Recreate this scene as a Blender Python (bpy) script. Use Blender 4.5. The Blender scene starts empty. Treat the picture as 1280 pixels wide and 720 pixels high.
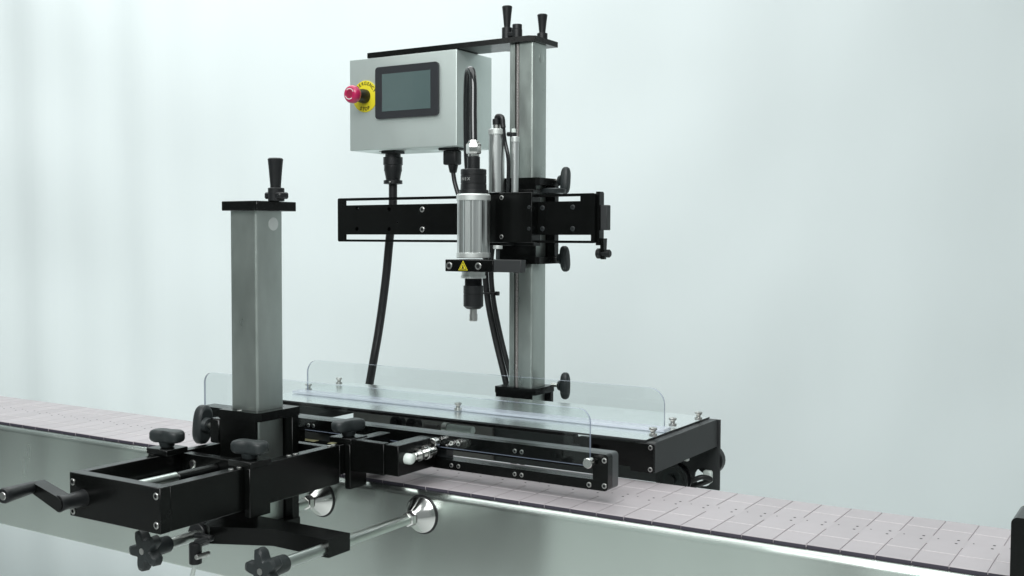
import bpy, bmesh, math, random
from mathutils import Vector, Matrix
from mathutils.geometry import tessellate_polygon
random.seed(4)
sc = bpy.context.scene
R = math.radians
OX, OY = -1000.0, 1400.0            # all building below is in millimetres; W() turns it into metres round the machine
def W(x, y, z): return Vector(((x - OX) * .001, (y - OY) * .001, z * .001))

# ------------------------------------------------------------------ camera
cam = bpy.data.cameras.new("camera"); co = bpy.data.objects.new("camera", cam); sc.collection.objects.link(co)
F, TH, YAW, RO = 1370.36, R(2.669), R(31.985), R(.185)
fw = Vector((-math.sin(YAW) * math.cos(TH), math.cos(YAW) * math.cos(TH), -math.sin(TH)))
r0 = Vector((math.cos(YAW), math.sin(YAW), 0)); u0 = r0.cross(fw)
rt = math.cos(RO) * r0 + math.sin(RO) * u0; up = -math.sin(RO) * r0 + math.cos(RO) * u0
m = Matrix((rt, up, -fw)).transposed().to_4x4(); m.translation = W(0, 0, 346); co.matrix_world = m
cam.sensor_width = 36; cam.lens = 36 * F / 1280; cam.clip_start = .05; cam.clip_end = 60
sc.camera = co
sc.view_settings.view_transform = 'Standard'; sc.view_settings.look = 'None'
sc.view_settings.exposure = 0.0; sc.view_settings.gamma = 1
# ------------------------------------------------------------------ room light
w = bpy.data.worlds.new("World"); sc.world = w; w.use_nodes = True
bg = w.node_tree.nodes['Background']; bg.inputs[0].default_value = (.86, .95, .94, 1); bg.inputs[1].default_value = .29
def area(name, loc, target, sx, sy, power, col=(1, 1, 1)):
    l = bpy.data.lights.new(name, 'AREA'); l.shape = 'RECTANGLE'; l.size = sx; l.size_y = sy; l.energy = power; l.color = col
    o = bpy.data.objects.new(name, l); sc.collection.objects.link(o)
    o.location = loc; o.rotation_euler = (Vector(target) - Vector(loc)).to_track_quat('-Z', 'Y').to_euler(); return o
area("soft_lamp", (-.2, -.1, 2.1), (-.2, 0.1, 0), 2.8, 1.6, 30, (.97, 1, .99))
area("soft_lamp", (-1.9, .9, 2.5), (-2.4, 2.2, -.4), 3.2, .8, 42, (.98, 1, 1))  # added to brighten the left of the curtain
area("soft_lamp", (1.0, -3.2, 2.6), (-.3, 2.0, -.5), 3.4, 1.6, 146, (.98, 1, 1))  # unseen front lamp, added to light the curtain evenly
area("soft_lamp", (-2.4, -2.2, 2.6), (-2.4, -4.2, .2), 4.5, .6, 48, (.98, 1, 1))  # added to light the unseen wall behind the camera

# ------------------------------------------------------------------ materials
def mat(name, col, rough=.5, metal=0., spec=.5, noise=None, bump=0., bscale=400, coat=0., aniso=None, wave=None, var=0., varscale=(8, 8, 8), rvar=0.):
    m = bpy.data.materials.new(name); m.use_nodes = True; nt = m.node_tree; N = nt.nodes; L = nt.links
    p = N['Principled BSDF']; p.inputs['Base Color'].default_value = (*col, 1); p.inputs['Roughness'].default_value = rough
    p.inputs['Metallic'].default_value = metal; p.inputs['Specular IOR Level'].default_value = spec; p.inputs['Coat Weight'].default_value = coat
    if aniso:
        p.inputs['Anisotropic'].default_value = .95; cx = N.new('ShaderNodeCombineXYZ')
        for q in range(3): cx.inputs[q].default_value = aniso[q]
        L.new(cx.outputs[0], p.inputs['Tangent'])
    tc = N.new('ShaderNodeTexCoord')
    if var or rvar:
        mp = N.new('ShaderNodeMapping'); mp.inputs['Scale'].default_value = varscale; L.new(tc.outputs['Object'], mp.inputs[0])
        n = N.new('ShaderNodeTexNoise'); n.inputs['Scale'].default_value = 1; n.inputs['Detail'].default_value = 5; n.inputs['Roughness'].default_value = .6
        L.new(mp.outputs[0], n.inputs['Vector'])
        if var:
            r = N.new('ShaderNodeMapRange'); r.inputs['From Min'].default_value = .25; r.inputs['From Max'].default_value = .75
            r.inputs['To Min'].default_value = 1 - var; r.inputs['To Max'].default_value = 1 + var; L.new(n.outputs[0], r.inputs[0])
            mx = N.new('ShaderNodeMix'); mx.data_type = 'RGBA'; mx.blend_type = 'MULTIPLY'; mx.inputs[0].default_value = 1
            mx.inputs[6].default_value = (*col, 1); L.new(r.outputs[0], mx.inputs[7]); L.new(mx.outputs[2], p.inputs['Base Color'])
        if rvar:
            r = N.new('ShaderNodeMapRange'); r.inputs['From Min'].default_value = .25; r.inputs['From Max'].default_value = .75
            r.inputs['To Min'].default_value = rough - rvar; r.inputs['To Max'].default_value = rough + rvar; L.new(n.outputs[0], r.inputs[0])
            L.new(r.outputs[0], p.inputs['Roughness'])
    if bump:
        mp = N.new('ShaderNodeMapping'); mp.inputs['Scale'].default_value = bscale if isinstance(bscale, tuple) else (bscale,) * 3
        L.new(tc.outputs['Object'], mp.inputs[0])
        n = N.new('ShaderNodeTexNoise'); n.inputs['Scale'].default_value = 1; n.inputs['Detail'].default_value = 3; L.new(mp.outputs[0], n.inputs['Vector'])
        b = N.new('ShaderNodeBump'); b.inputs['Strength'].default_value = bump; b.inputs['Distance'].default_value = .0005
        L.new(n.outputs[0], b.inputs['Height']); L.new(b.outputs[0], p.inputs['Normal'])
        if wave:
            mp = N.new('ShaderNodeMapping'); mp.inputs['Scale'].default_value = wave[1]; L.new(tc.outputs['Object'], mp.inputs[0])
            n = N.new('ShaderNodeTexNoise'); n.inputs['Scale'].default_value = 1; n.inputs['Detail'].default_value = 0; L.new(mp.outputs[0], n.inputs['Vector'])
            b2 = N.new('ShaderNodeBump'); b2.inputs['Strength'].default_value = 1; b2.inputs['Distance'].default_value = wave[0]
            L.new(n.outputs[0], b2.inputs['Height']); L.new(b2.outputs[0], b.inputs['Normal'])
    return m
M = {}
M['black'] = mat('black_anodised', (.003, .0034, .0032), .25, 0, .30, var=.2, varscale=(20, 20, 20), rvar=.03, bump=.06, bscale=1500)
M['blacksoft'] = mat('black_plastic', (.010, .011, .012), .38, 0, .45, bump=.25, bscale=900, var=.2, varscale=(40, 40, 40))
M['knob'] = mat('knob_plastic', (.02, .025, .026), .45, 0, .45, bump=.3, bscale=1200, var=.2, varscale=(60, 60, 60))
M['rubber'] = mat('cable_rubber', (.012, .012, .013), .36, 0, .5, bump=.1, bscale=500)
M['gloss'] = mat('glossy_hose', (.012, .013, .014), .1, 0, .6, coat=.3)
M['steel'] = mat('brushed_steel', (.50, .54, .51), .30, 1, bump=.12, bscale=(4, 4, 900), var=.08, varscale=(6, 6, 1.5), rvar=.06)
M['steelv'] = mat('brushed_tube_steel', (.53, .58, .55), .33, .93, bump=.28, bscale=(1100, 1100, 40), var=.12, varscale=(22, 22, 9), rvar=.09, wave=(.0025, (18, 18, 2)))
M['side'] = mat('conveyor_sheet_steel', (.64, .70, .66), .24, .97, aniso=(0, 0, 1), wave=(.012, (5, 5, .5)), bump=.05, bscale=(30, 30, 1600), var=.06, varscale=(3, 3, .8), rvar=.05)
M['box'] = mat('enclosure_steel', (.78, .86, .83), .52, .72, aniso=(0, 0, 1), bump=.10, bscale=(6, 6, 900), var=.05, varscale=(9, 9, 4), rvar=.05)
M['chrome'] = mat('polished_chrome', (.74, .74, .72), .16, 1)
M['zinc'] = mat('screw_zinc', (.58, .58, .56), .3, 1)
M['alu'] = mat('satin_aluminium', (.78, .80, .79), .30, 1, bump=.05, bscale=(800, 800, 5))
M['alutop'] = mat('pale_aluminium_ring', (.74, .77, .75), .42, .7)
M['link'] = mat('belt_link_plastic', (.43, .395, .41), .42, 0, .5, var=.04, varscale=(30, 30, 30), bump=.05, bscale=600)
nt = M['link'].node_tree; oi = nt.nodes.new('ShaderNodeObjectInfo'); mr = nt.nodes.new('ShaderNodeMapRange')
mr.inputs['To Min'].default_value = .93; mr.inputs['To Max'].default_value = 1.05; nt.links.new(oi.outputs['Random'], mr.inputs[0])
mx = nt.nodes.new('ShaderNodeMix'); mx.data_type = 'RGBA'; mx.blend_type = 'MULTIPLY'; mx.inputs[0].default_value = 1
pl_ = nt.nodes['Principled BSDF'].inputs['Base Color']; nt.links.new(pl_.links[0].from_socket, mx.inputs[6]); nt.links.new(mr.outputs[0], mx.inputs[7]); nt.links.new(mx.outputs[2], pl_)
M['linkline'] = mat('belt_mould_line', (.62, .58, .59), .4, 0, .5)
M['dark'] = mat('shade_and_print_black', (.006, .006, .007), .7)  # black print; also shade put into the colour of sockets and link holes
M['linkshade'] = mat('belt_lower_shade', (.035, .03, .045), .6)
M['railplate'] = mat('satin_rail_plate', (.04, .046, .048), .34, 0, .8, bump=.05, bscale=1500)
M['greyplate'] = mat('grey_back_plate', (.14, .13, .125), .45, .3, var=.15, varscale=(12, 12, 12))
M['endplate'] = mat('charcoal_end_plate', (.028, .030, .031), .5, 0, .5, bump=.1, bscale=1500)
M['screen'] = mat('grey_lcd_screen', (.085, .125, .125), .16, 0, .5, coat=.4, var=.05, varscale=(10, 10, 10))
M['bezel'] = mat('panel_bezel', (.022, .024, .028), .45)
M['yellow'] = mat('yellow_plate', (.72, .62, .02), .45)
M['pink'] = mat('emergency_button_red', (.46, .010, .085), .28, 0, .5, coat=.4)
M['pinkdark'] = mat('button_centre', (.28, .012, .05), .4)
M['white'] = mat('white_plastic', (.72, .78, .74), .35)
M['label'] = mat('cream_label', (.75, .72, .42), .5)
M['print'] = mat('grey_print', (.30, .31, .30), .5)
M['screwred'] = mat('lead_screw_steel', (.40, .38, .37), .4, .8)
def acrylic(name, refl_rough, tint, rmin=.0):
    m = bpy.data.materials.new(name); m.use_nodes = True; N = m.node_tree.nodes; L = m.node_tree.links
    N.remove(N['Principled BSDF']); out = N['Material Output']
    t = N.new('ShaderNodeBsdfTransparent'); t.inputs[0].default_value = (*tint, 1)
    g = N.new('ShaderNodeBsdfGlossy'); g.inputs['Roughness'].default_value = refl_rough
    f = N.new('ShaderNodeFresnel'); ge = N.new('ShaderNodeNewGeometry')
    ir = N.new('ShaderNodeMapRange'); ir.inputs['To Min'].default_value = 1.49; ir.inputs['To Max'].default_value = 1 / 1.49
    L.new(ge.outputs['Backfacing'], ir.inputs['Value']); L.new(ir.outputs[0], f.inputs[0])
    mx = N.new('ShaderNodeMixShader'); L.new(f.outputs[0], mx.inputs[0]); L.new(t.outputs[0], mx.inputs[1]); L.new(g.outputs[0], mx.inputs[2])
    L.new(mx.outputs[0], out.inputs[0]); return m
M['lidplate'] = mat('bright_cover_sheet', (.82, .85, .85), .26, 1, bump=.04, bscale=(3, 3, 600))
M['acrylic'] = acrylic('clear_acrylic', .02, (.96, .975, .975))
M['lid'] = acrylic('clear_lid_acrylic', .04, (.96, .975, .97))
def edge_mat(name, col, fac):
    m = bpy.data.materials.new(name); m.use_nodes = True; N = m.node_tree.nodes; L = m.node_tree.links
    p = N['Principled BSDF']; p.inputs['Base Color'].default_value = (*col, 1); p.inputs['Roughness'].default_value = .15
    t = N.new('ShaderNodeBsdfTransparent'); mx = N.new('ShaderNodeMixShader'); mx.inputs[0].default_value = fac
    L.new(t.outputs[0], mx.inputs[1]); L.new(p.outputs[0], mx.inputs[2]); L.new(mx.outputs[0], N['Material Output'].inputs[0]); return m
M['edge'] = edge_mat('acrylic_edge', (.33, .38, .49), .75)
M['foot'] = edge_mat('thick_acrylic_foot', (.64, .68, .76), .55)

# ------------------------------------------------------------------ mesh builder (mm)
class MB:
    def __init__(s): s.bm = bmesh.new(); s.mats = []
    def mi(s, k):
        if k not in s.mats: s.mats.append(k)
        return s.mats.index(k)
    def merge(s, tb, k, smooth=False):
        i = s.mi(k) if k else None
        vm = {}
        for v in tb.verts: vm[v] = s.bm.verts.new(v.co)
        for f in tb.faces:
            try: nf = s.bm.faces.new([vm[v] for v in f.verts])
            except ValueError: continue
            nf.material_index = i if i is not None else f.material_index; nf.smooth = True
        tb.free(); return s
    def box(s, x0, x1, y0, y1, z0, z1, k, bev=.6, seg=1):
        tb = bmesh.new(); bmesh.ops.create_cube(tb, size=1)
        for v in tb.verts: v.co = Vector(((x0 + x1) / 2 + v.co.x * (x1 - x0), (y0 + y1) / 2 + v.co.y * (y1 - y0), (z0 + z1) / 2 + v.co.z * (z1 - z0)))
        if bev: bmesh.ops.bevel(tb, geom=tb.edges[:], offset=min(bev, .4 * min(abs(x1 - x0), abs(y1 - y0), abs(z1 - z0))), segments=seg, affect='EDGES', profile=.5)
        return s.merge(tb, k)
    def lathe(s, base, axis, prof, k, n=24, ks=None):
        """prof: list of (distance along axis, radius)"""
        a = Vector(axis).normalized(); t = Vector((1, 0, 0)) if abs(a.x) < .9 else Vector((0, 1, 0))
        e1 = a.cross(t).normalized(); e2 = a.cross(e1); b = Vector(base)
        i = s.mi(k); rings = []
        for h, r in prof:
            rings.append([s.bm.verts.new(b + a * h + (e1 * math.cos(2 * math.pi * j / n) + e2 * math.sin(2 * math.pi * j / n)) * max(r, .01)) for j in range(n)])
        for q in range(len(rings) - 1):
            ii = s.mi(ks[q]) if ks and ks[q] else i
            for j in range(n):
                f = s.bm.faces.new((rings[q][j], rings[q][(j + 1) % n], rings[q + 1][(j + 1) % n], rings[q + 1][j])); f.material_index = ii; f.smooth = True
        for rg in (rings[0], rings[-1]):
            f = s.bm.faces.new(rg); f.material_index = i; f.smooth = True
        return s
    def cyl(s, p0, p1, r, k, n=20, c=.5):
        d = Vector(p1) - Vector(p0); L = d.length
        return s.lathe(p0, d, [(0, r - c), (c, r), (L - c, r), (L, r - c)], k, n)
    def prism(s, poly, plane, a, b, k, holes=(), edge=None, bev=0):
        """poly in 2D; plane 'xz' (extruded along y), 'xy' (along z) or 'yz' (along x), from a to b"""
        P = {'xz': lambda u, v, d: Vector((u, d, v)), 'xy': lambda u, v, d: Vector((u, v, d)), 'yz': lambda u, v, d: Vector((d, u, v))}[plane]
        loops = [list(poly)] + [list(h) for h in holes]; tb = bmesh.new()
        tris = tessellate_polygon([[Vector((p[0], p[1], 0)) for p in l] for l in loops]); flat = [p for l in loops for p in l]
        i = s.mi(k); e = s.mi(edge) if edge else i
        for d in (a, b):
            vs = [tb.verts.new(P(p[0], p[1], d)) for p in flat]
            for t in tris:
                f = tb.faces.new([vs[q] for q in t]); f.material_index = i
            if d == a: va = vs
            else: vb = vs
        o = 0
        for l in loops:
            n = len(l)
            for j in range(n):
                f = tb.faces.new((va[o + j], va[o + (j + 1) % n], vb[o + (j + 1) % n], vb[o + j])); f.material_index = e
            o += n
        bmesh.ops.recalc_face_normals(tb, faces=tb.faces[:])
        return s.merge(tb, None)
    def tube(s, pts, r, k, n=12, sub=8):
        P = [Vector(p) for p in pts]; P = [2 * P[0] - P[1]] + P + [2 * P[-1] - P[-2]]; c = []
        for i in range(1, len(P) - 2):
            for q in range(sub):
                t = q / sub; a, b, cc, d = P[i - 1:i + 3]
                c.append(.5 * (2 * b + (cc - a) * t + (2 * a - 5 * b + 4 * cc - d) * t * t + (3 * b - a - 3 * cc + d) * t ** 3))
        c.append(P[-2]); i = s.mi(k); rings = []; nrm = None
        for j, p in enumerate(c):
            tg = (c[min(j + 1, len(c) - 1)] - c[max(j - 1, 0)]).normalized()
            if nrm is None: nrm = tg.cross(Vector((.3, .8, .5))).normalized()
            nrm = (nrm - tg * nrm.dot(tg)).normalized(); bn = tg.cross(nrm)
            rings.append([s.bm.verts.new(p + (nrm * math.cos(2 * math.pi * a / n) + bn * math.sin(2 * math.pi * a / n)) * r) for a in range(n)])
        for q in range(len(rings) - 1):
            for a in range(n):
                f = s.bm.faces.new((rings[q][a], rings[q][(a + 1) % n], rings[q + 1][(a + 1) % n], rings[q + 1][a])); f.material_index = i; f.smooth = True
        for rg in (rings[0], rings[-1]): s.bm.faces.new(rg).material_index = i
        return s

def rrect(x0, x1, z0, z1, r, n=5, rs=None):
    rs = rs or (r, r, r, r); out = []      # corners: lower-left, lower-right, upper-right, upper-left
    for (cx, cz, a0, q) in ((x0, z0, 180, 0), (x1, z0, 270, 1), (x1, z1, 0, 2), (x0, z1, 90, 3)):
        rr = rs[q]
        if rr <= 0: out.append((cx, cz)); continue
        ox = cx + (rr if q in (0, 3) else -rr); oz = cz + (rr if q in (0, 1) else -rr)
        for i in range(n + 1):
            a = R(a0 + 90 * i / n); out.append((ox + rr * math.cos(a), oz + rr * math.sin(a)))
    return out
def circ(x, z, r, n=16): return [(x + r * math.cos(2 * math.pi * i / n), z + r * math.sin(2 * math.pi * i / n)) for i in range(n)]

def finish(mb, name, origin):
    bm = mb.bm; bmesh.ops.recalc_face_normals(bm, faces=bm.faces[:])
    for e in bm.edges:
        e.smooth = (len(e.link_faces) == 2 and e.calc_face_angle(0) < R(38))
    me = bpy.data.meshes.new(name)
    o = Vector(origin)
    for v in bm.verts: v.co = (v.co - o) * .001
    bm.to_mesh(me); bm.free()
    for k in mb.mats: me.materials.append(M[k])
    return me
ORG = {}
def thing(name, loc, label, cat, group=None):
    o = bpy.data.objects.new(name, None); o.empty_display_size = .02; sc.collection.objects.link(o)
    o.location = W(*loc); o['label'] = label; o['category'] = cat
    if group: o['group'] = group
    ORG[o.name] = Vector(loc); return o
def part(name, mb, parent, at=None, label=None):
    """a mesh child; its own origin at 'at' (mm, scene coordinates) or the parent's origin"""
    po = ORG[parent.name]; at = Vector(at) if at else po
    o = bpy.data.objects.new(name, finish(mb, name, at)); sc.collection.objects.link(o); o.parent = parent
    o.location = (at - po) * .001; ORG[o.name] = at
    if label: o['label'] = label
    return o
def struct(name, mb, kind='structure'):
    o = bpy.data.objects.new(name, finish(mb, name, (OX, OY, 0))); sc.collection.objects.link(o); o['kind'] = kind; ORG[o.name] = Vector((OX, OY, 0)); return o
def copy_part(o, parent, at, name=None):
    c = o.copy(); sc.collection.objects.link(c); c.parent = parent; at = Vector(at)
    c.location = (at - ORG[parent.name]) * .001
    if name: c.name = name
    ORG[c.name] = at; return c

# socket screws, one shared mesh per direction and size
_scr = {}
def screw(parent, at, axis, r=3.4, kind='zinc', name='screw'):
    """socket-head screw whose head stands at 'at' facing along axis"""
    key = (axis, r, kind)
    if key not in _scr:
        mb = MB(); mb.lathe((0, 0, 0), axis, [(-1, r), (.9, r), (1.3, r * .88), (1.3, r * .55), (.4, r * .5), (.35, .01)], kind, 16, [None, None, None, 'dark', 'dark'])
        _scr[key] = finish(mb, name, (0, 0, 0))
    o = bpy.data.objects.new(name, _scr[key]); sc.collection.objects.link(o); o.parent = parent
    o.location = (Vector(at) - ORG[parent.name]) * .001; ORG[o.name] = Vector(at); return o

# lobed clamp knob: axis is the way its outer face looks
def knob_mesh(axis, R0=25, W0=13.5, H=17, shaft=14, long=None, waist=.16):
    """two-lobed wing knob: long axis 'long', half length R0, half width W0"""
    mb = MB(); a = Vector(axis).normalized(); e1 = Vector(long).normalized(); e2 = a.cross(e1)
    n = 56; i = mb.mi('knob'); rings = []
    for h, s in ((0, .80), (1.5, .92), (4.5, 1), (H - 4.5, 1), (H - 1.5, .93), (H, .80), (H + .3, .4)):
        rg = []
        for j in range(n):
            th = 2 * math.pi * j / n; c, q = math.cos(th), math.sin(th)
            x = R0 * math.copysign(abs(c) ** .72, c); y = W0 * math.copysign(abs(q) ** .72, q) * (1 - waist * (1 - abs(x / R0)) ** 1.2 * 1.3)
            rg.append(mb.bm.verts.new((e1 * x + e2 * y) * s + a * h))
        rings.append(rg)
    for q in range(len(rings) - 1):
        for j in range(n):
            f = mb.bm.faces.new((rings[q][j], rings[q][(j + 1) % n], rings[q + 1][(j + 1) % n], rings[q + 1][j])); f.smooth = True; f.material_index = i
    mb.bm.faces.new(rings[0]); mb.bm.faces.new(rings[-1])
    mb.lathe(-a * 6, a, [(0, 9), (6, 11)], 'knob', 20)
    mb.lathe(-a * (6 + shaft), a, [(0, 4), (shaft, 4)], 'zinc', 14)
    return mb
def knob(parent, at, axis, **kw):
    mb = knob_mesh(axis, **kw)
    for v in mb.bm.verts: v.co += Vector(at)
    return part('clamp_knob', mb, parent, at)

# crank handle grip that flares outward
def grip(mb, p, axis, L, r0, r1, k='blacksoft'):
    return mb.lathe(p, axis, [(0, r0), (L * .1, r0 * 1.02), (L * .6, r0 + (r1 - r0) * .55), (L - 1.5, r1), (L, r1 - 1.5), (L + .2, .1)], k, 20)

# ------------------------------------------------------------------ backdrop and floor
mb = MB(); i = mb.mi('curtain')
cm = mat('white_curtain', (.785, .845, .85), .85, 0, .2, bump=.25, bscale=(600, 600, 600), wave=(.03, (2.6, 2.6, 2.2)), var=.012, varscale=(3, 3, 1))
M['curtain'] = cm
c0 = Vector((-1000, 1400, 0)); fwd = Vector((-math.sin(YAW), math.cos(YAW), 0)); rgt = Vector((math.cos(YAW), math.sin(YAW), 0))
mid = Vector((0, 0, 0)) + fwd * 3500
NX, NZ = 320, 40; grid = []
for a in range(NX + 1):
    u = -4200 + 8400 * a / NX; row = []
    fold = max(0, min(1, (-u - 350) / 900))
    for b in range(NZ + 1):
        z = -900 + 3600 * b / NZ; g = fold * (1.0 - .25 * b / NZ)
        d = g * (7.5 * math.sin(u / 62 + .6 * math.sin(u / 231)) + 6 * math.sin(u / 27 + z / 900)) + 5 * math.sin(u / 310 + z / 700) + 3 * math.sin(z / 260 + u / 500)
        d += 2.2 * math.sin(z / 95 + u / 140) * math.sin(u / 300)
        row.append(mb.bm.verts.new(mid + rgt * u - fwd * d + Vector((0, 0, z))))
    grid.append(row)
for a in range(NX):
    for b in range(NZ):
        f = mb.bm.faces.new((grid[a][b], grid[a + 1][b], grid[a + 1][b + 1], grid[a][b + 1])); f.material_index = i; f.smooth = True
struct('backdrop_curtain', mb)
M['floor'] = mat('pale_floor', (.60, .62, .61), .4, var=.05, varscale=(2, 2, 2))
mb = MB(); mb.box(-6000, 5000, -2500, 6500, -920, -900, 'floor', 0); struct('floor', mb)

# unseen wall and dark pieces behind the camera, added only for the steel's reflections
M['wall'] = mat('grey_wall', (.50, .54, .525), .7, var=.05, varscale=(1, 1, 1))
M['reflectdark'] = mat('dark_reflection_panel', (.012, .013, .013), .5)
mb = MB(); mb.box(-11000, 4000, -2900, -2800, -899, 2900, 'wall', 0)
for x0, x1 in ((-4500, -3000), (-5900, -5600), (-8300, -7400), (-1500, -1250), (300, 900)): mb.box(x0, x1, -2798, -2760, -898, 1500, 'reflectdark', 0)  # dark panels added so the steel mirrors dark bands
struct('reflection_wall', mb)
for x0, x1, y0, y1 in ((-2360, -1900, -900, -500), (-2980, -2900, -620, -540), (-4700, -4560, -900, -800), (-930, -880, -700, -650)):  # unseen dark blocks, added to darken bands in the side panel
    mb = MB(); mb.box(x0, x1, y0, y1, -899, 1200, 'reflectdark', 4); struct('reflection_block', mb)

# ------------------------------------------------------------------ conveyor
YN, YF = 1215., 1410.
X0, P = -289.5, 38.1
cv = thing('conveyor', (-1000, 1312, -900), 'long stainless steel conveyor with pinkish grey plastic link belt', 'conveyor')
def side(sign, ynear):
    mb = MB(); i = mb.mi('side'); prof = [(10, -7.5), (10, -5), (6, -5)]
    for q in range(15):
        a = R(90 + 90 * q / 14); prof.append((5 + 11 * math.cos(a), -16 + 11 * math.sin(a)))
    prof += [(-6, -188)]
    for q in range(1, 6):
        a = R(180 + 90 * q / 5); prof.append((-3 + 3 * math.cos(a), -188 + 3 * math.sin(a)))
    prof += [(14, -191), (14, -189), (-4, -189), (-4, -16), (4, -7.5)]
    xs = [-3000 + 110 * j for j in range(31)]
    rows = [[mb.bm.verts.new((x, ynear + sign * p[0], p[1])) for p in prof] for x in xs]
    for a in range(len(xs) - 1):
        for b in range(len(prof)):
            f = mb.bm.faces.new((rows[a][b], rows[a + 1][b], rows[a + 1][(b + 1) % len(prof)], rows[a][(b + 1) % len(prof)])); f.material_index = i; f.smooth = True
    mb.bm.faces.new(rows[0]); mb.bm.faces.new(rows[-1])
    return part('side_panel', mb, cv, (-1000, ynear, -100))
side(1, 1214); side(-1, 1411)
mb = MB(); mb.box(-2990, 290, 1226, 1399, -12, -6.2, 'dark', 0); part('slider_bed', mb, cv)
mb = MB(); cx = [0]
tab0, tab1 = 1292., 1334.
link = MB()
def tabpoly(g):
    xl, xr = g, P - .45
    return [(xl, YN), (xr, YN), (xr, YF), (xl, YF)]
def inset(p, d):
    out = []
    for x, y in p:
        out.append((x + d if x < P / 2 else x - d, y + d if y < YN + 1 else (y - d if y > YF - 1 else y)))
    return out
tb = bmesh.new(); base = tabpoly(.5); topp = inset(base, .5)
def ringv(pl, z): return [tb.verts.new((x, y, z)) for x, y in pl]
ra, rb, rc = ringv(base, -5), ringv(base, -.7), ringv(topp, 0)
for A, B in ((ra, rb), (rb, rc)):
    for j in range(4): tb.faces.new((A[j], A[(j + 1) % 4], B[(j + 1) % 4], B[j]))
for t in tessellate_polygon([[Vector((x, y, 0)) for x, y in topp]]): tb.faces.new([rc[q] for q in t])
link.merge(tb, 'link')
for x, y in ((P - 9.5, 1309.5), (P - 9.5, 1324.5)): link.cyl((x, y, -1), (x, y, .12), 1.7, 'dark', 8, .02)  # dark discs stand in for the shaded hinge holes
link.cyl((7.5, 1320, -1), (7.5, 1320, .12), 1.1, 'dark', 8, .02)
for y in (1262., 1364.): link.box(1.5, P - 1.5, y - .8, y + .8, -.5, .35, 'linkline', 0)
link.box(P - 2, P + 2, 1294, 1331, -3, -.06, 'link', 0)
link.box(P - 4, P + 4, YN + 1, YF - 1, -3, -.9, 'link', 0)
link.box(2, P - 9, YN + 1, YF - 1, -6, -4.2, 'linkshade', 0)
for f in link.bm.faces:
    if abs(f.calc_center_median().y - YN) < .2 and f.calc_center_median().z < -1.2: f.material_index = link.mi('linkshade')  # near edge of each link: its shade is put into the colour
lme = finish(link, 'link', (0, 0, 0))
nL = 0
for j in range(-70, 16):
    o = bpy.data.objects.new('link', lme); sc.collection.objects.link(o); o.parent = cv
    o.location = (Vector((X0 + j * P, random.uniform(-.35, .35), random.uniform(-.08, .08))) - Vector((-1000, 1312, -900))) * .001
for x in (-2600, -640, 150):
    mb = MB(); mb.box(x, x + 50, 1225, 1265, -900, -188, 'steelv', 1.5); part('leg', mb, cv, (x, 1245, -900))
    mb = MB(); mb.box(x, x + 50, 1360, 1400, -900, -188, 'steelv', 1.5); part('leg', mb, cv, (x, 1380, -900))

# ------------------------------------------------------------------ near support rods with flange cones and star knobs
def star_knob(parent, at, rot):
    mb = MB(); i = mb.mi('knob'); n = 60; rings = []
    for y, s in ((0, .8), (2, .97), (11, 1), (14, .9)):
        rg = []
        for j in range(n):
            th = 2 * math.pi * j / n; c = .5 + .5 * math.cos(5 * (th + rot)); rr = (14 + 12.5 * min(1, 1.25 * c ** 1.1)) * s
            rg.append(mb.bm.verts.new((rr * math.cos(th), y, rr * math.sin(th))))
        rings.append(rg)
    for q in range(3):
        for j in range(n):
            f = mb.bm.faces.new((rings[q][j], rings[q][(j + 1) % n], rings[q + 1][(j + 1) % n], rings[q + 1][j])); f.material_index = i; f.smooth = True
    mb.bm.faces.new(rings[0]); mb.bm.faces.new(rings[-1])
    mb.lathe((0, 14, 0), (0, 1, 0), [(0, 12), (4, 11.5), (26, 10.5), (28, 9)], 'knob', 24)
    mb.lathe((0, -.5, 0), (0, 1, 0), [(0, 4), (1, 4)], 'zinc', 14)
    for v in mb.bm.verts: v.co += Vector(at)
    return part('star_knob', mb, parent, at)
rods = []
for (x, z, yk, rot, lab) in ((-1085, -40, 884, -2.0, 'polished rod with star knob below the front corner of the open black frame'),
                      (-900, -38, 898, -1.8, 'polished rod through the right end of the black mounting block to a chrome cone')):
    t = thing('support_rod', (x, 1205, z), lab, 'support rod', 'support rods fixed to the conveyor side')
    mb = MB(); mb.cyl((x, yk + 20, z), (x, 1190, z), 7.2, 'steel', 24); part('rod', mb, t)
    mb = MB(); mb.lathe((x, 1207.8, z), (0, -1, 0), [(0, 25), (3, 25), (3.5, 24), (23, 11), (24, 10.5)], 'chrome', 32)
    part('flange_cone', mb, t)
    mb = MB(); mb.lathe((x, 1207.9, z), (0, 1, 0), [(-.1, 27), (.05, 27.5)], 'rubber', 32); part('cone_reflection_disc', mb, t)  # dark disc added for the cone's dark reflection in the panel
    mb = MB(); mb.lathe((x, 1183, z), (0, -1, 0), [(0, 10.5), (8, 10.5), (9, 8.5), (11, 8.5)], 'chrome', 6); part('hex_nut', mb, t)
    star_knob(t, (x, yk, z), rot); rods.append(t)

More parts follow.
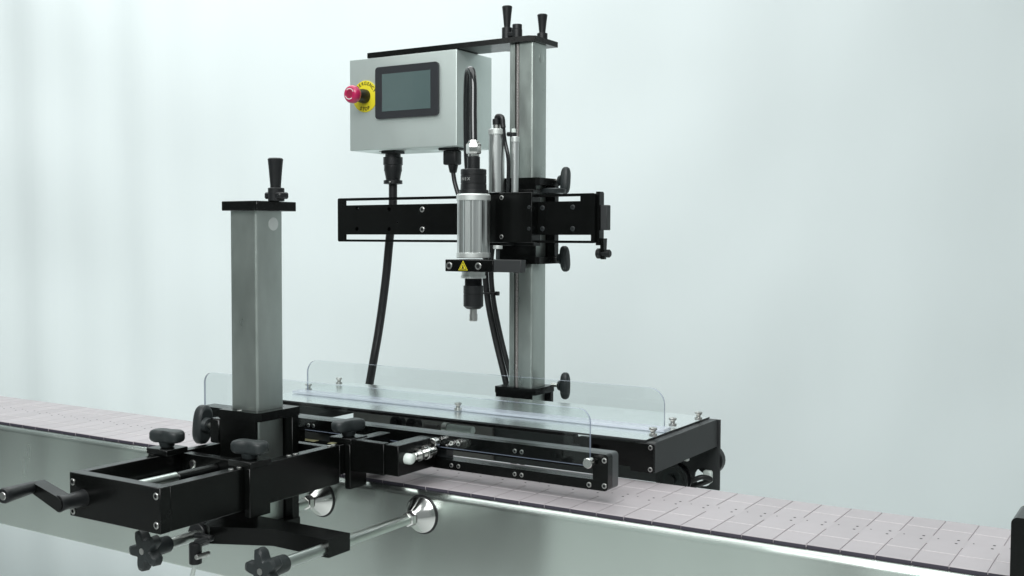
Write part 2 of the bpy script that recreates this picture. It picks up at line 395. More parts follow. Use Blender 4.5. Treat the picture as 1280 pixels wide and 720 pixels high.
# ------------------------------------------------------------------ near post stand
def clamp_block(parent, x0, x1, y0, y1, z0, z1, px0, px1, py0, py1, tp=12, wall=12, chamfer=6):
    """black clamp round a square post: top and bottom plates with the post's hole, front and back walls"""
    hole = [(px0 - .3, py0 - .3), (px1 + .3, py0 - .3), (px1 + .3, py1 + .3), (px0 - .3, py1 + .3)]
    c = chamfer; poly = [(x0, y0), (x1 - c, y0), (x1, y0 + c), (x1, y1), (x0, y1)]
    mb = MB(); mb.prism(poly, 'xy', z1 - tp, z1, 'black', [hole]); part('clamp_top_plate', mb, parent)
    mb = MB(); mb.prism(poly, 'xy', z0, z0 + tp, 'black', [hole]); part('clamp_bottom_plate', mb, parent)
    mb = MB(); mb.prism([(x0 + 1, y0 + 1), (x1 - c, y0 + 1), (x1 - c, y0 + 4), (px1 - 3, y0 + 4), (px1 - 3, py0 - .8), (x0 + 1, py0 - .8)], 'xy', z0 + tp + .1, z1 - tp - .1, 'black'); part('clamp_wall', mb, parent)
    mb = MB(); mb.box(x0 + 1, x1 - 1, py1 + .8, y1 - .5, z0 + tp + .1, z1 - tp - .1, 'black'); part('clamp_wall', mb, parent)
def post(mb, x0, x1, y0, y1, z0, z1, r=3.5):
    mb.prism(rrect(x0, x1, y0, y1, r), 'xy', z0, z1, 'steelv'); return mb
st = thing('short_post_stand', (-1093, 1089, -57), 'short square steel post with black cap and single crank handle, left of the conveyor machine', 'post stand')
mb = MB(); post(mb, -1118, -1068, 1064, 1114, -55, 380); part('post', mb, st)
mb = MB(); mb.box(-1125, -1058.5, 1056, 1131, 380.2, 393, 'black', .8); cap = part('cap_plate', mb, st)
mb = MB(); mb.cyl((-1055.5, 1089, 393), (-1055.5, 1089, 411), 11, 'blacksoft', 24, .8); mb.box(-1070, -1040, 1080, 1098, 396, 405, 'blacksoft', 2)
for v in mb.bm.verts: v.co += Vector((0, 0, 0))
ck = part('crank', mb, st, (-1056, 1089, 393))
mb = MB(); grip(mb, (-1056.5, 1089, 411), (0, 0, 1), 40, 7.2, 10.4); part('handle_grip', mb, ck)
mb = MB(); mb.lathe((-1068, 1096, 362.5), (1, 0, 0), [(-2, 9), (.35, 9), (.5, 8.4)], 'alutop', 24); part('hole_plug', mb, st)
clamp_block(st, -1126, -1052, 1049, 1128, -57, 110, -1118, -1068, 1064, 1114)
k_ = knob(st, (-1159, 1057, 84), (-1, 0, 0), R0=27, W0=13, H=16, long=(0, .12, 1), waist=0, shaft=26)
mb = MB(); mb.box(-1146, -1127, 1050, 1064, 62, 96, 'black', 2); part('lug', mb, st)
mb = MB(); mb.cyl((-1147, 1060, 66), (-1126, 1060, 66), 4, 'zinc', 12); part('lug_bolt', mb, st)
screw(st, (-1092, 1054, 110), (0, 0, 1), 3.2)
# mounting block between the rods
def holes_box(mb, x0, x1, y0, y1, z0, z1): mb.box(x0, x1, y0, y1, z0, z1, 'black', .8)
mb = MB()
mb.prism([(-1112, 985.2), (-1060, 970), (-985, 1006), (-890, 1004), (-890, 1044), (-1112, 1044)], 'xy', -47, -25, 'black')
part('mounting_block', mb, st)
mb = MB(); mb.box(-1112, -1056, 1044.2, 1048.8, -57, -46, 'black', .8); part('mounting_bracket', mb, st)
mb = MB(); mb.lathe((-1085, 985, -40), (0, -1, 0), [(0, 16), (14, 16), (15, 15)], 'blacksoft', 24); part('rod_collar', mb, st)
mb = MB(); mb.box(-1072, -1040, 952, 961, -38, -31, 'blacksoft', 2); mb.cyl((-1052, 940, -56), (-1052, 961.5, -56), 3.2, 'zinc', 12); mb.cyl((-1064, 950, -68), (-1064, 950, -42), 8, 'blacksoft', 16)
mb.cyl((-1064, 950, -42), (-1044, 956, -34), 4, 'endplate', 12)
part('air_fitting', mb, st, (-1064, 950, -40))
mb = MB(); mb.tube([(-1064, 950, -66), (-1070, 950, -84), (-1080, 950, -112), (-1088, 952, -180), (-1086, 960, -300)], 2.8, 'white')
mb.box(-1081, -1072, 945, 955, -96, -92, 'rubber', .5)
at = bpy.data.objects.new('air_tube', finish(mb, 'air_tube', (-1064, 950, -66))); sc.collection.objects.link(at); at.location = W(-1064, 950, -66)
at['label'] = 'thin white air tube hanging below the black mounting block'; at['category'] = 'tube'

# ------------------------------------------------------------------ sliding frame round the short post
fr = thing('sliding_frame', (-1083, 841, 3), 'open rectangular black frame with crank, sliding across the short post towards the belt', 'frame')
XL, XR, YB, ZB, ZT = -1163.5, -1000., 841.5, 3., 57.
mb = MB(); mb.box(XL, XR, YB, YB + 15, ZB, ZT, 'black', .7); part('front_plate', mb, fr)
mb = MB(); mb.box(XR - 16, XR - .4, YB + 15.1, 1152, ZB + .3, ZT - .3, 'black', .7); part('slide_arm', mb, fr)
mb = MB(); mb.box(XL + .4, XL + 14, YB + 15.1, 1245, ZB + .3, ZT - .3, 'black', .7); part('slide_arm', mb, fr)
mb = MB(); mb.box(XL + 14.2, XR - 16.2, 1004, 1018, ZB - 2, ZT - 2, 'black', .7); cp = part('cross_plate', mb, fr)
mb = MB(); mb.box(XL + 14.2, XR - 16.2, 1140, 1152, ZB, ZT - 2, 'black', .7); part('cross_plate', mb, fr)
mb = MB(); mb.cyl((-1085, 857, 42), (-1085, 938, 42), 6.5, 'steel', 20); part('guide_rod', mb, fr)
mb = MB(); mb.cyl((-1085, 938.2, 40), (-1085, 1003.6, 40), 8, 'black', 24, 1); part('rod_sleeve', mb, fr)
mb = MB(); mb.cyl((-1137, 857, 28), (-1137, 1003.5, 28), 5, 'steel', 18); part('lead_screw', mb, fr)
for x in (-1128, -1044):
    screw(fr, (x, 1004, 42), (0, -1, 0), 6)
for x, z in ((-1157, 45.5), (-1157, 9.5), (-1006.5, 47), (-1006.5, 13)): screw(fr, (x, YB, z), (0, -1, 0), 4.2)
# clamp blocks with knobs on top of the arms
for (x, y) in ((XL + 7, 986), (XR - 8, 990), (XR - 8, 1180), (XL + 7, 1180)):
    s = 1 if x > -1080 else -1
    mb = MB()
    xo0, xo1 = (XR + .2, XR + 10) if s > 0 else (XL - 10, XL - .2)
    mb.box(min(xo0, x - 20), max(xo1, x + 20), y - 18, y + 18, ZT + .2, ZT + 8, 'black', .8)
    mb.box(xo0, xo1, y - 18, y + 18, ZB - 8, ZT + .1, 'black', .8)
    mb.box(xo0, xo1 if s < 0 else xo1, y - 18, y + 18, ZB - 8.5, ZB - 8.2, 'black', 0)
    mb.cyl((x, y, ZT + 8), (x, y, ZT + 14), 8, 'blacksoft', 16)
    cb = part('clamp_block', mb, fr, (x, y, ZT))
    knob(fr, (x, y, ZT + 15), (0, 0, 1), R0=25, W0=15, H=16, shaft=4, long=(math.cos(.5 + y * .006), math.sin(.5 + y * .006), 0), waist=.3)
# wide arm end and bracket up to the guide
mb = MB(); mb.box(XR - 16, XR - .4, 1152.2, 1238, ZB + 12, ZT - .3, 'black', .7); part('slide_arm', mb, fr)
mb = MB(); mb.box(-990, -932, 1164, 1176, 20, 64, 'black', .8); mb.box(-999.8, -980, 1164.5, 1240, 20, 63.5, 'black', .8); part('end_plate', mb, fr)
mb = MB(); mb.box(-931.8, -908.6, 1166, 1252.3, 21, 63, 'black', .8); gb = part('guide_bracket', mb, fr)
mb = MB(); mb.lathe((-908.5, 1184, 43), (1, 0, 0), [(0, 7.6), (8, 7.3), (11, 5.5), (12, 3)], 'white', 20); part('white_cap', mb, gb)
mb = MB()
mb.cyl((-902, 1192, 45), (-902, 1214, 46), 5.5, 'chrome', 16); mb.cyl((-900, 1214, 46), (-900, 1222, 46), 9, 'chrome', 18); mb.cyl((-900, 1222, 46), (-900, 1236, 46), 6, 'chrome', 16)
mb.cyl((-900, 1200, 45), (-900, 1205, 45), 8, 'zinc', 6, .2)
part('adjuster_bolt', mb, gb)
for x in (-1020, -1008):
    screw(fr, (XR - 8, 1060 + (x + 1020), ZT - .3), (0, 0, 1), 3.4)
screw(fr, (XR - 8, 958, ZT - .3), (0, 0, 1), 3.4); screw(fr, (XR - 8, 972, ZT - .3), (0, 0, 1), 3.4)
screw(fr, (XR - 8, 1140, ZT - .3), (0, 0, 1), 3.4); screw(fr, (XR - 8, 1148, ZT - .3), (0, 0, 1), 3.4)
# crank on the front plate
mb = MB(); mb.lathe((-1137, YB, 28), (0, -1, 0), [(0, 11), (4, 10), (26, 9), (34, 10.5), (35, 10)], 'blacksoft', 24)
mb.lathe((-1137, YB - 35.2, 28), (0, -1, 0), [(0, 5), (.8, 4.4)], 'zinc', 16)
A, B = Vector((-1137, 812, 28)), Vector((-1186, 812, 42))
d = (B - A).normalized(); nrm = Vector((-d.z, 0, d.x))
pl = []
for (c, r_, a0) in ((A, 8.5, 90), (B, 6.5, -90)):
    for q in range(9):
        an = R(a0 + 180 * q / 8); v = c + (d * math.cos(an) + nrm * math.sin(an)) * r_; pl.append((v.x, v.z))
mb.prism(pl, 'xz', 805, 822, 'black')
crk = part('crank', mb, fr, (-1143, YB, 24))
mb = MB(); mb.lathe((-1186, 808, 42), (.16, -1, -.03), [(0, 7), (4, 7.5), (36, 9), (44, 9.5), (46, 8.5)], 'blacksoft', 20)
mb.lathe(Vector((-1186, 808, 42)) + Vector((.16, -1, -.03)).normalized() * 46, (.16, -1, -.03), [(0, 5), (.6, 4.5)], 'zinc', 14); part('handle_grip', mb, crk)

# ------------------------------------------------------------------ front guide rail with clear guard
GY, GX0, GX1, GZ0, GZ1 = 1253., -1392., -636., 18., 66.
g1 = thing('guide_rail', (-1010, 1268, 18), 'slotted black guide rail in front, above the near edge of the belt', 'guide rail')
mb = MB(); mb.prism(rrect(GX0, GX1, GZ0, GZ1, 5), 'xz', GY, GY + 13, 'black', [[(GX0 + 25, 31.5), (GX1 - 22, 31.5), (GX1 - 22, 46), (GX0 + 25, 46)]]); part('face_plate', mb, g1)
mb = MB(); mb.prism(rrect(GX0, GX1, GZ0, GZ1, 5), 'xz', GY + 13.3, GY + 30, 'railplate', [[(-900, 30), (GX1 - 28, 30), (GX1 - 28, 47), (-900, 47)]]); part('rear_plate', mb, g1)
for x in (-1300, -1290, -1150, -1140, -1010, -1000, -882, -870, -777, -766):
    for z in (56, 24.5): screw(g1, (x, GY, z), (0, -1, 0), 3.0)
for x, z in ((-663, 24), (-640.8, 25), (-641, 58)): screw(g1, (x, GY, z), (0, -1, 0), 3.6)
for a in range(3):
    mb = MB(); mb.box(-1168 + a * 55, -1140 + a * 55, GY + .6, GY + 12.5, 31.6, 31.9, 'label', 0); part('cream_label', mb, g1)
# guard sheet: rounded top corners
def guard(name, x0, x1, z0, z1, y, r, label):
    mb = MB(); mb.prism(rrect(x0, x1, z0, z1, 0, 7, (2, 2, r, r)), 'xz', y, y + 4, 'acrylic', edge='edge')
    o = bpy.data.objects.new(name, finish(mb, name, (x0, y, z0))); sc.collection.objects.link(o); o.location = W(x0, y, z0); o['label'] = label; o['category'] = 'guard'
    return o
gd = guard('clear_guard', -1373, -660, 49.5, 123.5, GY - 5.6, 17, 'clear acrylic guard sheet with rounded corners screwed to the front guide rail')
for x, z in ((-657, 55.5), (-903, 56.5), (-1300, 56.5)):
    mb = MB(); mb.cyl((x, GY - 1.3, z), (x, GY - 6, z), 3.5, 'zinc', 14); mb.lathe((x, GY - 5.8, z), (0, -1, 0), [(0, 5), (2, 6.8), (11, 6.8), (12, 6)], 'chrome', 24)
    part('thumb_screw', mb, g1, (x, GY, z))

# ------------------------------------------------------------------ rear gripper unit with clear lid
un = thing('gripper_unit', (-1020, 1520, 0), 'wide black gripper unit with bright metal top sheet over the far belt edge', 'gripper unit')
LX0, LX1, LY0, LY1, LZ = -1404., -637., 1401., 1638., 58.
mb = MB(); mb.prism(rrect(LY0, 1511, 15, LZ, 3), 'yz', LX1 - 24, LX1, 'endplate'); part('end_block', mb, un)
mb = MB(); mb.prism(rrect(1512, LY1, 15, LZ, 3), 'yz', LX1 - 24, LX1 - .5, 'endplate'); part('end_block', mb, un)
mb = MB(); mb.prism(rrect(LY0, LY1, 2, LZ - .3, 3), 'yz', LX0, LX0 + 18, 'endplate'); part('end_block', mb, un)
mb = MB()
pl = [(LX1 - 1, 15), (LX1 - 1, LZ - 5), (LX1 - 3, LZ - 2.6), (LX1 - 130, LZ - 2.6), (LX1 - 130, 44), (LX1 - 112, 44), (LX1 - 112, 36), (LX1 - 98, 36), (LX1 - 98, 47), (LX1 - 72, 47), (LX1 - 72, 40), (LX1 - 60, 30), (LX1 - 40, 30), (LX1 - 36, 15)]
mb.prism(pl, 'xz', LY0 - 3, LY0 - .3, 'black'); mb.box(LX1 - 125, LX1 - 38, LY0 + 8, LY0 + 14, 18, 54, 'black'); part('front_plate', mb, un)
for z in (51, 20): screw(un, (LX1 - 6, LY0 - 3, z), (0, -1, 0), 3.4)
mb = MB(); mb.box(LX0 + 25, LX1 - 131, LY0 + 1, LY0 + 10, 53.5, 57.9, 'black'); part('front_rail', mb, un)
mb = MB(); mb.box(LX0, LX0 + 120, LY1 - 8, LY1, 48, 55, 'black'); part('rear_rail', mb, un)
# lid and its lower cover
mb = MB(); mb.prism(rrect(LX0 + 2, LX1 - 14, LY0 - 2, LY1 + 1, 2), 'xy', LZ + .3, LZ + 3, 'lidplate', edge='endplate'); part('top_sheet', mb, un)
# back plate with holes, standing behind the belt
bp = [(-1385, -56), (-634.5, -56), (-634.5, 57), (-1385, 57)]
mb = MB(); mb.prism(bp, 'xz', LY1 + 2, LY1 + 6, 'endplate', [circ(-662, -38, 15), circ(-880, 8, 12), circ(-760, 12, 9)]); part('back_plate', mb, un)
mb = MB(); mb.box(-1384, -1060, LY1 - 4, LY1 + 1.7, -54, 47, 'greyplate', .5); part('grey_panel', mb, un)
# belt pulleys and gripper belt inside
def pulley(x, y, z, r, h, ax=(0, 0, 1)):
    mb = MB(); mb.lathe((x, y, z), ax, [(0, r), (2, r), (2.1, r - 3), (h - 2.1, r - 3), (h - 2, r), (h, r), (h + .2, 5), (h + 3, 5)], 'black', 32); return part('pulley', mb, un, (x, y, z))
for x in (-1300, -1180, -1060, -960, -860, -760): pulley(x, 1440, 12, 22, 14)
mb = MB(); mb.prism(rrect(-1330, -735, 1412, 1470, 29, 9), 'xy', 14, 24, 'rubber', [rrect(-1327, -738, 1415, 1467, 26, 9)]); part('gripper_belt', mb, un)
for x, y in ((-1130, 1500), (-1165, 1500)):
    mb = MB(); mb.lathe((x, y, 24), (0, -1, 0), [(0, 13), (12, 13), (12.1, 6), (16, 6)], 'rubber', 24); part('pulley', mb, un, (x, y, 24))
mb = MB(); mb.cyl((-1062, 1500, 24), (-1012, 1500, 24), 7, 'white', 18); mb.cyl((-1072, 1500, 24), (-1062.2, 1500, 24), 9, 'zinc', 18); part('white_roller', mb, un)
mb = MB(); mb.cyl((-1108, 1496, 22), (-1080, 1496, 22), 6, 'greyplate', 18); part('spacer', mb, un)
for (x, y, z, r) in ((-690, 1596, -34, 27),):
    mb = MB(); mb.lathe((x, y, z), (0, -1, 0), [(0, r), (3, r), (3.1, r - 4), (15, r - 4), (15.1, r), (18, r), (18.1, r - 6), (17, r - 7), (16.5, 7), (22, 7)], 'rubber', 36)
    mb.lathe((x + 1, y - 16.4, z - 1), (0, -1, 0), [(0, 16), (.4, 16), (.5, 12), (.6, 11)], 'knob', 28, [None, None, 'rubber']); part('pulley', mb, un, (x, y, z))
mb = MB(); mb.tube([(-664, 1600, -36), (-650, 1606, -30), (-640, 1616, -35), (-668, 1616, -48), (-690, 1600, -52)], 4, 'rubber'); part('inner_cable', mb, un)
mb = MB(); mb.box(-654, -640, 1618, 1628, -42, -22, 'white', 2); part('white_connector', mb, un)
mb = MB(); mb.box(-668, -655, 1560, 1568, 2, 14.8, 'zinc', 1); part('small_bolt', mb, un)
mb = MB(); mb.cyl((-655, LY1 + 6.1, -10), (-655, LY1 + 20, -10), 24, 'blacksoft', 24); part('rear_roller', mb, un)
# thumb nuts on the lid
for (x, y) in ((-650.5, 1590), (-661, 1515), (-650, 1421), (-1016, 1462), (-1392, 1420), (-1388, 1598), (-1376, 1500)):
    mb = MB(); mb.lathe((x, y, LZ + 5.1), (0, 0, 1), [(0, 6), (4, 6), (4.3, 3.4), (7, 3.4), (10, 6), (12, 6), (12.6, 5)], 'zinc', 20); part('lid_nut', mb, un, (x, y, LZ))
# rear guard: upright sheet plus its foot strip on the lid
y2 = 1490
mb = MB(); mb.prism(rrect(-1371, -664, LZ + 5.3, 121.5, 0, 7, (2, 2, 24, 24)), 'xz', y2, y2 + 4, 'acrylic', edge='edge')
mb.prism(rrect(-1384, -652, y2 - 26, y2 - .3, 3), 'xy', LZ + 4.3, LZ + 8.3, 'foot', edge='foot')
rg = bpy.data.objects.new('clear_guard', finish(mb, 'clear_guard', (-1371, y2, LZ + 5))); sc.collection.objects.link(rg); rg.location = W(-1371, y2, LZ + 5)
rg['label'] = 'clear acrylic guard sheet standing on the bright metal sheet of the gripper unit behind'; rg['category'] = 'guard'

# ------------------------------------------------------------------ tall column
cl = thing('tall_column', (-1050, 1735, -56), 'tall square steel column with lead screw slot behind the belt, carrying the control box', 'column')
CX0, CX1, CY0, CY1 = -1075., -1024.6, 1710., 1760.
mb = MB()
sl0, sl1 = -1063, -1053.6
prof = [(CX0 + 2, CY0), (sl0, CY0), (sl0, CY0 + 7), (sl1, CY0 + 7), (sl1, CY0), (CX1 - 3.5, CY0)] + [(CX1 - 3.5 + 3.5 * math.sin(R(a)), CY0 + 3.5 - 3.5 * math.cos(R(a))) for a in (22, 45, 67, 90)] + [(CX1, CY1 - 3), (CX1 - 3, CY1), (CX0 + 3, CY1), (CX0, CY1 - 3), (CX0, CY0 + 2)]
mb.prism(prof, 'xy', -55, 697.5, 'steelv'); part('post', mb, cl)
mb = MB(); n = 260
mb.cyl((-1058.3, CY0 + 3.4, -50), (-1058.3, CY0 + 3.4, 697), 3.4, 'screwred', 12)
for j in range(230): mb.lathe((-1058.3, CY0 + 3.4, 72 + j * 2.72), (0, 0, 1), [(0, 3.4), (.9, 4.2), (1.2, 4.2), (2.0, 3.4)], 'screwred', 10)
ls = part('lead_screw', mb, cl)
mb = MB(); mb.lathe((CX1 - .5, 1740, 672), (1, 0, 0), [(0, 9), (.8, 9), (1, 8)], 'steel', 24); part('hole_plug', mb, cl)
# base clamp
clamp_block(cl, -1097, -1012, 1698, 1770, -56, 70, CX0, CX1, CY0, CY1)
knob(cl, (-992, 1764, 71), (1, 0, 0), R0=25, W0=9, H=14, shaft=16, long=(0, 0, 1), waist=0)
mb = MB(); mb.box(-1098, -1010, 1644.5, 1697.5, -56, -30, 'black', 1); part('base_bracket', mb, cl)
# top plate with long arm
mb = MB()
pl = [(-1402, 1702), (-1030, 1702), (-1019, 1710), (-1019, 1790), (-1110, 1790), (-1125, 1776), (-1402, 1776)]
mb.prism(pl, 'xy', 698, 708, 'black'); tp = part('top_arm_plate', mb, cl)
mb = MB(); mb.cyl((-1074, 1735, 708), (-1074, 1735, 728), 9.5, 'blacksoft', 20); mb.cyl((-1074, 1735, 728), (-1074, 1735, 737), 9, 'blacksoft', 20); part('screw_cap', mb, tp)
for (x, y, zb, zt) in ((-1096, 1735, 733, 773), (-1038, 1765, 722, 757)):
    mb = MB(); mb.cyl((x, y, 708), (x, y, zb), 9.8, 'blacksoft', 20)
    if x < -1080: mb.box(x, -1074, y - 8, y + 8, 714, 724, 'blacksoft', 2)
    c = part('crank', mb, tp, (x, y, 708))
    mb = MB(); grip(mb, (x, y, zb), (0, 0, 1), zt - zb, 6, 9.6); part('handle_grip', mb, c)

# ------------------------------------------------------------------ control box
bx = thing('control_box', (-1317, 1761, 517), 'brushed steel control box with touch screen hanging under the top arm', 'control box')
BX0, BX1, BY0, BY1, BZ0, BZ1 = -1447.5, -1186., 1701.5, 1822., 517., 697.5
mb = MB(); mb.box(BX0, BX1, BY0, BY1, BZ0, BZ1, 'box', 2.2, 3); part('enclosure', mb, bx)
mb = MB(); mb.prism(rrect(-1378, -1226, 576, 677, 7), 'xz', BY0 - 5, BY0 - .1, 'bezel'); hm = part('screen_bezel', mb, bx)
mb = MB(); mb.prism([(-1360.5, 590), (-1243.5, 590), (-1243.5, 662.5), (-1360.5, 662.5)], 'xz', BY0 - 5.4, BY0 - 4.5, 'screen'); part('screen', mb, hm)
ex, ez = -1406.5, 623.
mb = MB(); mb.lathe((ex, BY0 - .1, ez), (0, -1, 0), [(0, 31), (1.4, 31), (1.6, 30.5)], 'yellow', 40); es = part('emergency_stop', mb, bx, (ex, BY0, ez))
mb = MB(); mb.lathe((ex, BY0 - 1.8, ez), (0, -1, 0), [(0, 14), (8, 14), (22, 11.5), (30, 11)], 'blacksoft', 28); part('button_collar', mb, es)
mb = MB(); mb.lathe((ex, BY0 - 30, ez), (0, -1, 0), [(0, 11), (1.5, 15.5), (5, 17.4), (13, 17.4), (17, 15), (18.6, 12), (18.7, 7.5), (17.8, 6.8), (17.8, .1)], 'pink', 40, [None] * 6 + ['pinkdark', 'pinkdark']); bt = part('button', mb, es)
mb = MB()
for a0 in (20, 200):
    n = 10
    for q in range(n):
        a, b = R(a0 + q * 11), R(a0 + (q + 1) * 11)
        vs = [mb.bm.verts.new((ex + r_ * math.cos(t), BY0 - 49.0, ez + r_ * math.sin(t))) for r_, t in ((9.5, a), (11, a), (11, b), (9.5, b))]
        f = mb.bm.faces.new(vs); f.material_index = mb.mi('white')
part('button_marking', mb, bt)
def lettering(chars, place, size, k, name, parent, font_ext=.15):
    """real letter geometry; place(i) gives (position mm, rotation matrix)"""
    bm = bmesh.new()
    for i, ch in enumerate(chars):
        if ch == ' ': continue
        cu = bpy.data.curves.new('t', 'FONT'); cu.body = ch; cu.size = size; cu.align_x = 'CENTER'; cu.align_y = 'CENTER'; cu.extrude = font_ext; cu.offset = .12
        to = bpy.data.objects.new('t', cu); sc.collection.objects.link(to); dg = bpy.context.evaluated_depsgraph_get()
        me = bpy.data.meshes.new_from_object(to.evaluated_get(dg)); p, rot = place(i)
        me.transform(Matrix.Translation(Vector(p)) @ rot.to_4x4()); bm.from_mesh(me)
        bpy.data.objects.remove(to); bpy.data.curves.remove(cu); bpy.data.meshes.remove(me)
    mb = MB(); mb.bm.free(); mb.bm = bm; mb.mi(k)
    for f in bm.faces: f.material_index = 0
    return part(name, mb, parent)
face = Matrix(((1, 0, 0), (0, 0, -1), (0, 1, 0)))        # letters in xz facing -y
def arc(n, a0, a1, r_, flip=False):
    def f(i):
        a = R(a0 + (a1 - a0) * (i / (n - 1))); c, s = math.cos(a), math.sin(a)
        ang = a - math.pi / 2 if not flip else a + math.pi / 2
        rot = face @ Matrix.Rotation(ang, 3, 'Z')
        return (ex + r_ * c, BY0 - 1.9, ez + r_ * s), rot
    return f
lettering("EMERGENCY", arc(9, 152, 22, 25.2), 9.2, 'dark', 'lettering', es)
lettering("STOP", arc(4, 247, 293, 25.2, True), 9.2, 'dark', 'lettering', es)
# connectors underneath
mb = MB(); x, y = -1368, 1740
mb.box(x - 17, x + 17, y - 17, y + 17, 511, 516.8, 'blacksoft', 1); mb.lathe((x, y, 511), (0, 0, -1), [(0, 15.5), (6, 15.5), (7, 19.5), (22, 19.5), (23, 17.8), (33, 18), (36, 17), (52, 14), (53, 18.8), (60, 18.8), (61, 10)], 'blacksoft', 28)
mb.cyl((x + 6, y - 19.5, 454), (x + 6, y - 17, 454), 2.2, 'zinc', 10); part('round_connector', mb, bx, (x, y, 511))
mb = MB(); x, y = -1220, 1738
mb.box(x - 26, x + 20, y - 13, y + 13, 512, 516.8, 'blacksoft', 1); mb.box(x - 17, x + 13, y - 11, y + 11, 484, 511.8, 'blacksoft', 3, 2); mb.lathe((x, y, 484), (0, 0, -1), [(0, 10), (14, 7), (15, 6)], 'blacksoft', 18)
part('power_plug', mb, bx, (x, y, 511))
for x in (-1396, -1335): screw(bx, (x, 1735, BZ0), (0, 0, -1), 3)

def loose(name, mb, org, label, cat, group=None):
    o = bpy.data.objects.new(name, finish(mb, name, org)); sc.collection.objects.link(o); o.location = W(*org); o['label'] = label; o['category'] = cat
    if group: o['group'] = group
    ORG[o.name] = Vector(org); return o
mb = MB(); mb.tube([(-1368, 1740, 452), (-1370, 1741, 400), (-1379, 1742, 338), (-1389, 1742, 258), (-1406, 1742, 160), (-1428, 1742, 60), (-1452, 1742, -60), (-1470, 1742, -300)], 8.6, 'rubber', 16)
loose('cable', mb, (-1368, 1740, 452), 'thick black cable hanging straight down from the round connector under the control box', 'cable')
mb = MB(); mb.tube([(-1220, 1738, 470), (-1216, 1738, 450), (-1206, 1736, 425), (-1190, 1728, 395), (-1160, 1720, 372), (-1120, 1712, 360)], 4.4, 'rubber')
loose('cable', mb, (-1220, 1738, 470), 'short thin black cable curving from the power plug behind the cross beam', 'cable')
mb = MB(); mb.tube([(-1128, 1740, 420), (-1146, 1750, 350), (-1158, 1757, 290), (-1154, 1760, 225), (-1136, 1760, 150), (-1112, 1760, 68), (-1100, 1764, 0), (-1098, 1770, -200)], 6.2, 'rubber')
mb.tube([(-1112, 1742, 420), (-1134, 1752, 350), (-1146, 1759, 290), (-1142, 1762, 225), (-1124, 1762, 150), (-1100, 1764, 68), (-1088, 1776, 0), (-1086, 1780, -200)], 5, 'rubber')
mb.box(-1164, -1134, 1750, 1772, 236, 240, 'rubber', .5); mb.box(-1135, -1128, 1756, 1762, 234, 242, 'rubber', .5)
loose('cable_bundle', mb, (-1128, 1740, 420), 'two black cables tied together slanting down left of the tall column', 'cable')

# ------------------------------------------------------------------ cross beam
be = thing('cross_beam', (-1160, 1669, 336), 'horizontal black beam with long slots clamped to the tall column', 'beam')
mb = MB(); hx = [(-1399, 400), (-1399, 360.5), (-1319, 398), (-1319, 360)]
holes = [[(-1432, 407), (-902, 408), (-902, 416.3), (-1432, 416)], [(-1432, 340), (-881, 340), (-881, 349.8), (-1432, 349.6)]] + [circ(a, b, 4, 12) for a, b in hx]
mb.prism(rrect(-1448, -874, 335.6, 421.2, 3.5, 4), 'xz', 1665, 1673, 'black', holes); part('beam_plate', mb, be)
mb = MB(); mb.box(-1410, -1090, 1673.3, 1684, 356, 401, 'black', .6); part('backing_bar', mb, be)
for a, b in ((-1239.5, 397), (-1239.5, 359.5)): screw(be, (a, 1665, b), (0, -1, 0), 5.2)
for a, b in ((-916.5, 397.6), (-916.5, 360.5), (-977, 397), (-977, 360.5)): screw(be, (a, 1665, b), (0, -1, 0), 4.4, 'knob')
mb = MB(); mb.prism([(1673.5, 332), (1690, 332), (1690, 421), (1687, 424), (1673.5, 424)], 'yz', -876, -869, 'black'); part('end_plate', mb, be)
mb = MB(); mb.box(-868.8, -856, 1676, 1690, 358, 401, 'endplate', 1); part('end_block', mb, be)
mb = MB(); mb.prism([(1675, 344), (1689, 344), (1686, 308), (1678, 308)], 'yz', -868.8, -862, 'black'); c = part('crank', mb, be, (-850, 1674, 325))
mb = MB(); mb.lathe((-878, 1682, 318), (1, 0, 0), [(0, 7), (1.5, 9), (9, 9), (10, 5.5), (16, 6), (20, 7), (24, 7), (26, 5)], 'blacksoft', 20); part('handle_grip', mb, c)
# carriage on the beam, and column clamp it is bolted to
mb = MB(); mb.box(-1075, -987, 1645, 1664.7, 335.5, 424.5, 'black', 1); cg = part('carriage', mb, be)
for z in (415.6, 346): screw(be, (-1049.6, 1645, z), (0, -1, 0), 4)
for z in (398, 360.5): screw(be, (-992.6, 1645, z), (0, -1, 0), 3.2, 'knob')
mb = MB(); mb.box(-1083, -1075.2, 1646, 1664, 336, 424, 'black', .6); part('carriage_side', mb, be)
mb = MB(); mb.box(-1105, -1000, 1673.3, 1697.5, 330, 430, 'black', .6); part('clamp_adapter', mb, be)
clamp_block(be, -1096, -1006, 1698, 1776, 297, 453, CX0, CX1, CY0, CY1, 13)
for z in (450, 306):
    knob(be, (-995, 1766, z), (1, 0, 0), R0=25 if z > 400 else 24, W0=9, H=14, shaft=16, long=(0, .1, 1) if z > 400 else (0, -.15, 1), waist=0)
mb = MB(); mb.lathe((-1000, 1742, 425), (0, 0, 1), [(0, 10), (1, 23), (8, 24), (10, 18)], 'knob', 30); part('lock_disc', mb, be)

